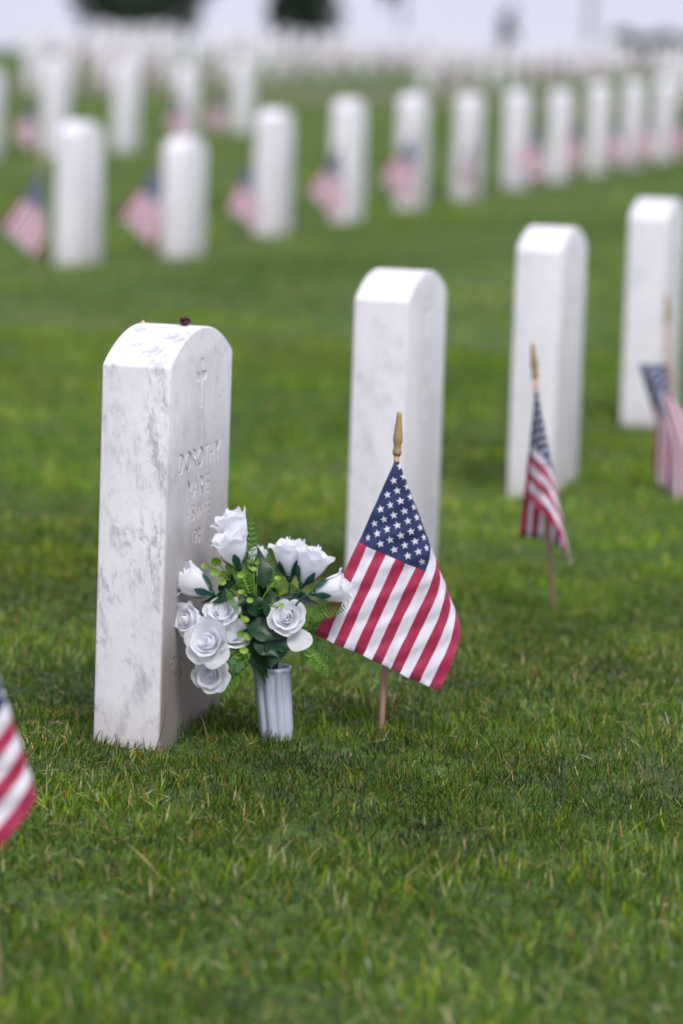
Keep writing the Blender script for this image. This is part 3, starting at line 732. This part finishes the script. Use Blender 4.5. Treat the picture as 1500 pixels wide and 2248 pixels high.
    def stalk(P0, P1, bend, w, col):
        P0, P1 = Vector(P0), Vector(P1)
        for q in range(5):
            t0, t1 = q/5, (q+1)/5
            for t in (t0, t0, (t0+t1)/2, (t0+t1)/2, t1, t1): sc_.append(col)
            for t in (t0, (t0+t1)/2, t1):
                c_ = P0.lerp(P1, t)+Rt*bend*math.sin(math.pi*t); ww = w*(1-.75*t)
                sv.append(c_-Rt*ww); sv.append(c_+Rt*ww)
    for (a, b_, bd) in [((340, 1650), (364, 1540), .004), ((338, 1640), (318, 1545), -.003), ((290, 1630), (286, 1575), .002), ((255, 1628), (262, 1590), .002),
                        ((452, 1610), (462, 1545), -.002), ((470, 1600), (462, 1555), .003), ((455, 1625), (440, 1570), .002), ((1010, 1640), (1030, 1600), .003), ((1275, 1760), (1262, 1700), .0), ((1330, 1880), (1316, 1838), .0)]:
        P0 = ground_at(*a); d = to_px(P0)[2]; stalk(P0, at(b_[0], b_[1], d), bd, .0011, rl.choice([(.07, .13, .03), (.12, .15, .05), (.30, .27, .14)]))
    V_ = np.concatenate([V_, np.array([tuple(v) for v in sv])]); C_ = np.concatenate([C_, np.array(sc_)]); n = len(V_)//6
    me = bpy.data.meshes.new('grass'); me.vertices.add(6*n); me.vertices.foreach_set('co', V_.astype(np.float32).ravel())
    i0 = np.arange(n)[:, None]*6; q = np.concatenate([i0+np.array([0, 1, 3, 2]), i0+np.array([2, 3, 5, 4])], 1).reshape(-1)
    me.loops.add(8*n); me.loops.foreach_set('vertex_index', q.astype(np.int32)); me.polygons.add(2*n)
    me.polygons.foreach_set('loop_start', (np.arange(2*n)*4).astype(np.int32))
    at_ = me.color_attributes.new('tone', 'FLOAT_COLOR', 'POINT'); at_.data.foreach_set('color', np.concatenate([C_, np.ones((6*n, 1))], 1).astype(np.float32).ravel())
    me.update(calc_edges=True); me.validate()
    mt, nt, b = new_mat('grass_blade'); a = N(nt, 'ShaderNodeAttribute'); a.attribute_name = 'tone'
    nt.links.new(a.outputs['Color'], b.inputs['Base Color']); b.inputs['Roughness'].default_value = .55; b.inputs['Specular IOR Level'].default_value = .16
    tr = N(nt, 'ShaderNodeBsdfTranslucent'); nt.links.new(mix(nt, 1., a.outputs['Color'], (1.1, 1.25, .7), 'MULTIPLY'), tr.inputs[0])
    mx = N(nt, 'ShaderNodeMixShader'); mx.inputs[0].default_value = .3
    nt.links.new(b.outputs[0], mx.inputs[1]); nt.links.new(tr.outputs[0], mx.inputs[2]); nt.links.new(mx.outputs[0], nt.nodes['Material Output'].inputs[0])
    me.materials.append(mt)
    tag(link('grass', me), 'mown green lawn grass with straw coloured clippings', 'grass', kind='stuff'); print('blades', n)
build_grass()

# ------------------------------------------------------------------ far trees, hedge, pole
def tree(px, d, zc, rx, rz_, label, n=5000, ls=.16, mat='crown', name='tree', seed=1, trunk=True):
    rd = random.Random(seed); P = at(px, 60, d); x0, y0 = P.x, P.y; gz = g(x0, y0)
    root = empty(name, (x0, y0, gz)); tag(root, label, name.replace('_', ' '))
    mb = MB(); blobs = [(rd.gauss(0, .45)*rx, rd.gauss(0, .45)*rx, zc-gz+rd.gauss(0, .38)*rz_, rd.uniform(.35, .6)) for _ in range(16)]
    for i in range(n):
        bx_, by_, bz_, br = rd.choice(blobs); u = Vector((rd.gauss(0, 1), rd.gauss(0, 1), rd.gauss(0, 1))).normalized()*rd.uniform(.6, 1)
        c0 = Vector((bx_+u.x*rx*br, by_+u.y*rx*br, bz_+u.z*rz_*br)); c0.z = max(c0.z, .1)
        a = Vector((rd.gauss(0, 1), rd.gauss(0, 1), rd.gauss(0, 1))).normalized(); s_ = a.orthogonal().normalized(); l = ls*rd.uniform(.6, 1.3)
        mb.add([c0-a*l, c0-s_*l*.5, c0+a*l, c0+s_*l*.5], [(0, 1, 2, 3)])
    mb.obj('crown', M[mat], root, smooth=False)
    if trunk:
        tb = MB(); hh = zc-gz
        tb.tube([(0, 0, -.3), (.05, 0, hh*.35), (-.04, .05, hh*.75), (0, 0, hh*1.1)], [rx*.09, rx*.07, rx*.05, rx*.02], 10)
        for i in range(6):
            a = i*1.05; tb.tube([(0, 0, hh*(.45+.06*i)), (math.cos(a)*rx*.3, math.sin(a)*rx*.3, hh*(.7+.06*i)), (math.cos(a)*rx*.6, math.sin(a)*rx*.6, hh*(.85+.06*i))], [rx*.04, rx*.025, rx*.01], 7)
        tb.obj('trunk', M['bark'], root)
tree(290, 135, 2.0, 2.4, 2.7, 'large dark tree hanging into the top of the photo at left', 8000, .18, seed=1)
tree(652, 135, 1.5, 1.15, 2.0, 'dark tree at the top edge, second from left, above the far headstones', 4200, .16, seed=12)
tree(880, 150, 4.1, .8, 1.9, 'tree whose lowest leaves just show at the middle of the top edge', 3000, .12, seed=3)
tree(1112, 118, .75, .30, .70, 'small slim grey green tree behind the far headstones', 1500, .07, seed=4)
def hedge(px0, px1, d, top, label):
    a, b_ = at(px0, 60, d), at(px1, 60, d); gz = g((a.x+b_.x)/2, a.y); root_z = gz; rd = random.Random(9); mb = MB()
    for i in range(15000):
        t = rd.random(); h = (top-gz)*(1+.08*math.sin(t*17)); u = rd.random()**.5
        c0 = Vector((a.x+(b_.x-a.x)*t, a.y+rd.uniform(-.5, .5), gz+h*u)); q = Vector((rd.gauss(0, 1), rd.gauss(0, 1), rd.gauss(0, 1))).normalized(); s_ = q.orthogonal().normalized(); l = rd.uniform(.06, .12)
        mb.add([c0-q*l, c0-s_*l*.5, c0+q*l, c0+s_*l*.5], [(0, 1, 2, 3)])
    o = mb.obj('hedge', M['hedge'], None, (a.x, a.y, gz), smooth=False); tag(o, label, 'hedge')
hedge(1345, 1600, 112, .86, 'dark green clipped hedge behind the far headstones at the right edge')
pp = ground_at(1292, 175); mb = MB(); pz = Vector((pp.x, pp.y, g(pp.x, pp.y)))
mb.tube([pz+Vector((0, 0, z)) for z in (-.3, 0, 3, 6)], [.11, .11, .10, .09], 16); mb.tube([pz+Vector((0, 0, z)) for z in (0, .12)], [.2, .2], 16)
tag(mb.obj('pole', M['pole'], None, pz), 'pale grey upright pole rising out of the top edge right of centre', 'pole')

# ------------------------------------------------------------------ light
SUN = Vector((.22, -.60, .78)).normalized()
el = math.asin(SUN.z); azm = math.atan2(SUN.x, SUN.y)
w = bpy.data.worlds.new('World'); S.world = w; w.use_nodes = True; nt = w.node_tree; bg = nt.nodes['Background']
sky = N(nt, 'ShaderNodeTexSky'); sky.sky_type = 'NISHITA'; sky.sun_disc = False; sky.sun_elevation = el; sky.sun_rotation = azm
sky.air_density = 1.; sky.dust_density = 2.
geo = N(nt, 'ShaderNodeTexCoord'); sepx = N(nt, 'ShaderNodeSeparateXYZ'); nt.links.new(geo.outputs['Generated'], sepx.inputs[0])
cmb = N(nt, 'ShaderNodeCombineXYZ'); nt.links.new(sepx.outputs[0], cmb.inputs[0]); nt.links.new(sepx.outputs[1], cmb.inputs[1])
nt.links.new(mathn(nt, 'MAXIMUM', sepx.outputs[2], .02), cmb.inputs[2]); nt.links.new(cmb.outputs[0], sky.inputs[0])
cl = noise(nt, mapping(nt, cmb.outputs[0], (1, 1, 2.5)), 2.2, 4, .55)
cloudc = ramp(nt, cl, [(.3, (.76, .77, 1.0)), (.7, (.86, .85, 1.0))])
sc2 = N(nt, 'ShaderNodeVectorMath', operation='SCALE'); nt.links.new(cloudc, sc2.inputs[0]); sc2.inputs['Scale'].default_value = 6.1
nt.links.new(mix(nt, .88, sky.outputs[0], sc2.outputs[0]), bg.inputs[0]); bg.inputs[1].default_value = .1
sl = bpy.data.lights.new('sun', 'SUN'); sl.energy = 1.75; sl.angle = R_(25); sl.color = (1, .97, .95)
so = bpy.data.objects.new('sun', sl); COL.objects.link(so); so.rotation_euler = SUN.to_track_quat('Z', 'Y').to_euler(); so.location = (0, 0, 20)
S.view_settings.view_transform = 'Standard'; S.view_settings.look = 'None'; S.view_settings.exposure = .72; S.view_settings.gamma = 1
S.cycles.max_bounces = 12; S.cycles.diffuse_bounces = 8; S.cycles.transmission_bounces = 8; S.cycles.transparent_max_bounces = 8
S.cycles.use_denoising = True
print('far stones', len(far_stones), 'OFF', OFF, 'base depth', D1, DV, 'OBJ', len(bpy.data.objects))
